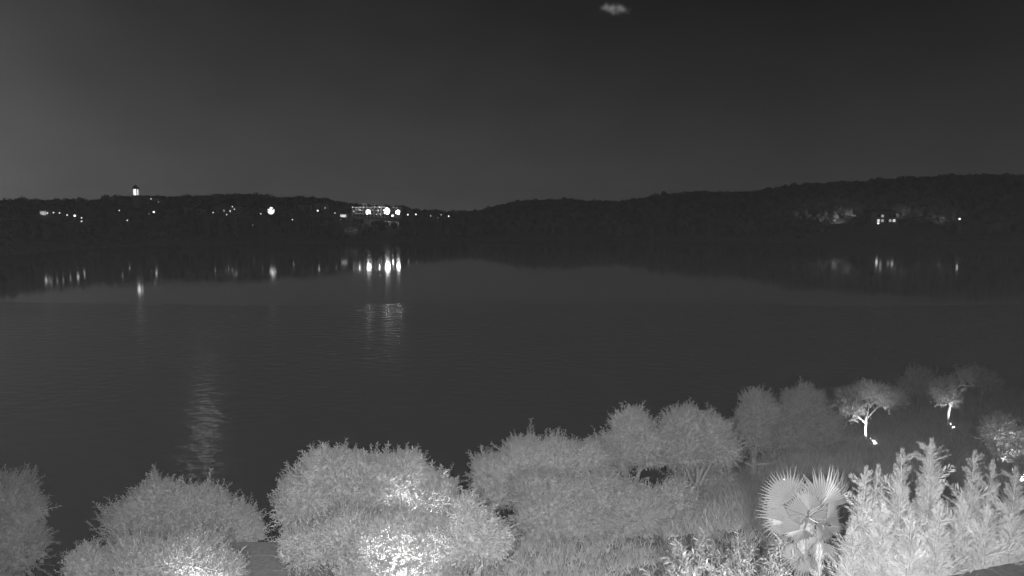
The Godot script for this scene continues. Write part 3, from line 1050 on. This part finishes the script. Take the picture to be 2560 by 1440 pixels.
# ------------------------------------------------------------------ garden lamps
func uplight(px: float, py: float, deep: float, aim: Vector3, energy: float, label: String, half := 45.0, lens := 0.09) -> void:
	var p := at(px, py, deep)
	p.y = ground_h(p.x, p.z)
	var t := thing("garden_uplight", label, "garden lamp", p, "garden uplights under the trees")
	part("stake", cyl(0.015, 0.025, 0.16, 8), M.metal, t, Vector3(0, 0.08, 0))
	var dir := aim.normalized()
	var b := Basis.looking_at(dir, Vector3(0.1, 0.2, 1).normalized())
	var turn := b * Basis(Vector3.RIGHT, -PI / 2)
	part("housing", cyl(lens * 0.7, lens * 1.1, 0.16, 14), M.metal, t, Vector3(0, 0.2, 0), turn)
	part("lens", ball(lens), M.lamp_big, t, Vector3(0, 0.2, 0) + dir * 0.1)
	var l := SpotLight3D.new()
	l.name = "lamp_light"
	l.light_energy = energy
	l.light_size = 0.05
	l.spot_angle = half
	l.spot_angle_attenuation = 0.9
	l.spot_range = 40.0
	l.spot_attenuation = 2.0
	l.shadow_enabled = true
	t.add_child(l, true)
	l.transform = Transform3D(b, Vector3(0, 0.2, 0) + dir * (0.12 + lens))

func garden_lamps() -> void:
	uplight(2190, 1120, 38.5, Vector3(-0.3, 0.9, -0.35), 24.0, "uplight at the foot of the white lamp-lit trunk", 60.0, 0.085)
	uplight(2386, 1072, 45.4, Vector3(-0.2, 0.85, -0.4), 12.0, "uplight at the foot of the far right lamp-lit tree", 55.0, 0.085)
	uplight(2555, 1260, 28.4, Vector3(-0.15, 1, -0.4), 9.0, "uplight under the right edge olive", 60.0)
	uplight(985, 1500, 17.0, Vector3(0.1, 0.85, -0.8), 22.0, "uplight in front of the brightest olive shrub", 55.0)
	uplight(1000, 1400, 20.0, Vector3(0.35, 1, -0.2), 40.0, "uplight under the big olive tree's right dome", 45.0)
	uplight(455, 1520, 17.2, Vector3(0.0, 0.8, -0.8), 8.0, "uplight in front of the left olive shrub", 55.0)
	uplight(1790, 1640, 13.2, Vector3(0.0, 1, -0.6), 4.0, "uplight in front of the feathered shrub", 60.0)
	uplight(1963, 1170, 29.0, Vector3(0, 1, 0.1), 0.6, "tiny path light above the fan palm's left fan", 60.0, 0.035)

func garden_walls() -> void:
	# the dark wall in the lower right corner
	var a := Vector3(5.2, 14.72, -9.95)
	var b := Vector3(9.4, 14.72, -11.35)
	var t := thing("garden_wall", "dark wall top in the lower right corner before the hedge", "wall", Vector3(7.3, 11.8, -10.65))
	t.rotation.y = atan2(-(b.z - a.z), b.x - a.x)
	var l := a.distance_to(b)
	part("wall", box_mesh(Vector3(l, 2.75, 0.3)), M.slate, t, Vector3(0, 1.375, 0.15))
	for k in 6:
		part("coping_stone", box_mesh(Vector3(l / 6 - 0.012, 0.12, 0.46)), M.slate, t, Vector3((k - 2.5) * l / 6, 2.81 + 0.004 * (k % 2), 0.15))
	# the small terrace that shows between the left shrubs
	var p := at(640, 1430, 18.6)
	var y := 10.55
	var d := thing("terrace", "paved terrace corner between the two lamp-lit olive shrubs", "terrace", Vector3(p.x, y - 1.6, p.z - 0.6))
	part("base", box_mesh(Vector3(3.2, 1.52, 4.4)), M.stone, d, Vector3(0, 0.76, 0))
	for i in 4:
		for j in 5:
			part("paving_slab", box_mesh(Vector3(0.79, 0.08, 0.87)), M.paving, d, Vector3((i - 1.5) * 0.8, 1.56 + 0.003 * ((i + j) % 2), (j - 2) * 0.88))
	part("edge_board", box_mesh(Vector3(0.9, 0.2, 0.06)), M.slate, d, Vector3(0.3, 1.7, -2.1))
	part("rail", box_mesh(Vector3(1.0, 0.05, 0.1)), M.stone, d, Vector3(0.3, 1.83, -2.1))
	# the pale strip of wall behind the dim shrub
	var deep := 20.0
	var q := at(1905, 1160, deep)
	while q.y > ground_h(q.x, q.z) + 0.6 and deep < 60.0:
		deep += 0.25
		q = at(1905, 1160, deep)
	var gy := ground_h(q.x, q.z)
	var w := thing("low_wall", "short pale low wall left above the fan palm", "wall", Vector3(q.x, gy - 0.1, q.z))
	w.rotation.y = 0.3
	for k in 4:
		part("stone", box_mesh(Vector3(0.37, 0.7 + 0.02 * (k % 2), 0.4)), M.stone, w, Vector3((k - 1.5) * 0.385, 0.35, 0))
	part("coping", box_mesh(Vector3(1.6, 0.07, 0.5)), M.plaster, w, Vector3(0, 0.76, 0))

func grass() -> void:
	var v := PackedVector3Array()
	var r := RandomNumberGenerator.new()
	r.seed = 8
	for k in 16:
		var a := r.randf() * TAU
		var c := Vector3(cos(a), 0, sin(a)) * r.randf_range(0.0, 0.14)
		var lean := Vector3(r.randf_range(-1, 1), 0, r.randf_range(-1, 1)) * 0.14
		var h := r.randf_range(0.1, 0.26)
		var s := Vector3(cos(a + 1.3), 0, sin(a + 1.3)) * 0.008
		v.append_array([c - s, c + s, c + lean + Vector3(0, h, 0)])
	var xf := []
	while xf.size() < 40000:
		var d := 12.0 + 72.0 * pow(rng.randf(), 1.5)
		var t := rng.randf_range(-0.75, 0.8)
		var x := t * d
		var h := ground_h(x, -d)
		if h < 0.4 or (noise.get_noise_2d(x * 9.0, d * 9.0) < -0.15 and rng.randf() < 0.7):
			if rng.randf() < 0.02:
				xf.append(Transform3D(Basis(), Vector3(0, 11.0, 5.0)))
			continue
		var s := rng.randf_range(0.7, 1.5) * (1.0 + clampf((d - 22.0) / 22.0, 0.0, 1.2))
		xf.append(Transform3D(Basis(Vector3.UP, rng.randf() * TAU).scaled(Vector3(s, s, s)), Vector3(x, h - 0.01, -d)))
	while xf.size() < 62000:
		var d := rng.randf_range(22.0, 70.0)
		var x := rng.randf_range(0.22, 0.8) * d
		var h := ground_h(x, -d)
		var s := rng.randf_range(1.4, 3.0)
		xf.append(Transform3D(Basis(Vector3.UP, rng.randf() * TAU).scaled(Vector3(s, s, s)), Vector3(x, h - 0.02, -d)))
	var g := multi("grass", tri_mesh(v), M.grass, xf, self, 0.3)
	g.set_meta("label", "short dry grass on the garden slope")
	g.set_meta("category", "grass")

func infrared_floodlight(x: float, label: String) -> void:
	# the webcam's own illuminators stand on poles to its left and right: the source of the flat frontal light
	var foot := Vector3(x, ground_h(x, 0.35), 0.35)
	var t := thing("infrared_floodlight", label, "floodlight", foot, "infrared floodlights beside the webcam")
	var up := 20.15 - foot.y
	part("pole", cyl(0.08, 0.05, up, 10), M.metal, t, Vector3(0, up / 2, 0))
	var dir := (at(1330, 1840, 20.0) - (foot + Vector3(0, up, 0))).normalized()
	var b := Basis.looking_at(dir, Vector3.UP)
	part("housing", box_mesh(Vector3(0.3, 0.24, 0.2)), M.metal, t, Vector3(0, up + 0.1, 0), b)
	part("lens", box_mesh(Vector3(0.26, 0.2, 0.03)), M.lamp_mid, t, Vector3(0, up + 0.1, 0) + dir * 0.11, b)
	var l := SpotLight3D.new()
	l.name = "lamp_light"
	l.light_energy = 430.0
	l.light_size = 0.1
	l.spot_angle = 54.5
	l.spot_angle_attenuation = 1.0
	l.spot_range = 400.0
	l.spot_attenuation = 2.0
	l.shadow_enabled = true
	t.add_child(l, true)
	l.transform = Transform3D(b, Vector3(0, up + 0.1, 0) + dir * 0.25)
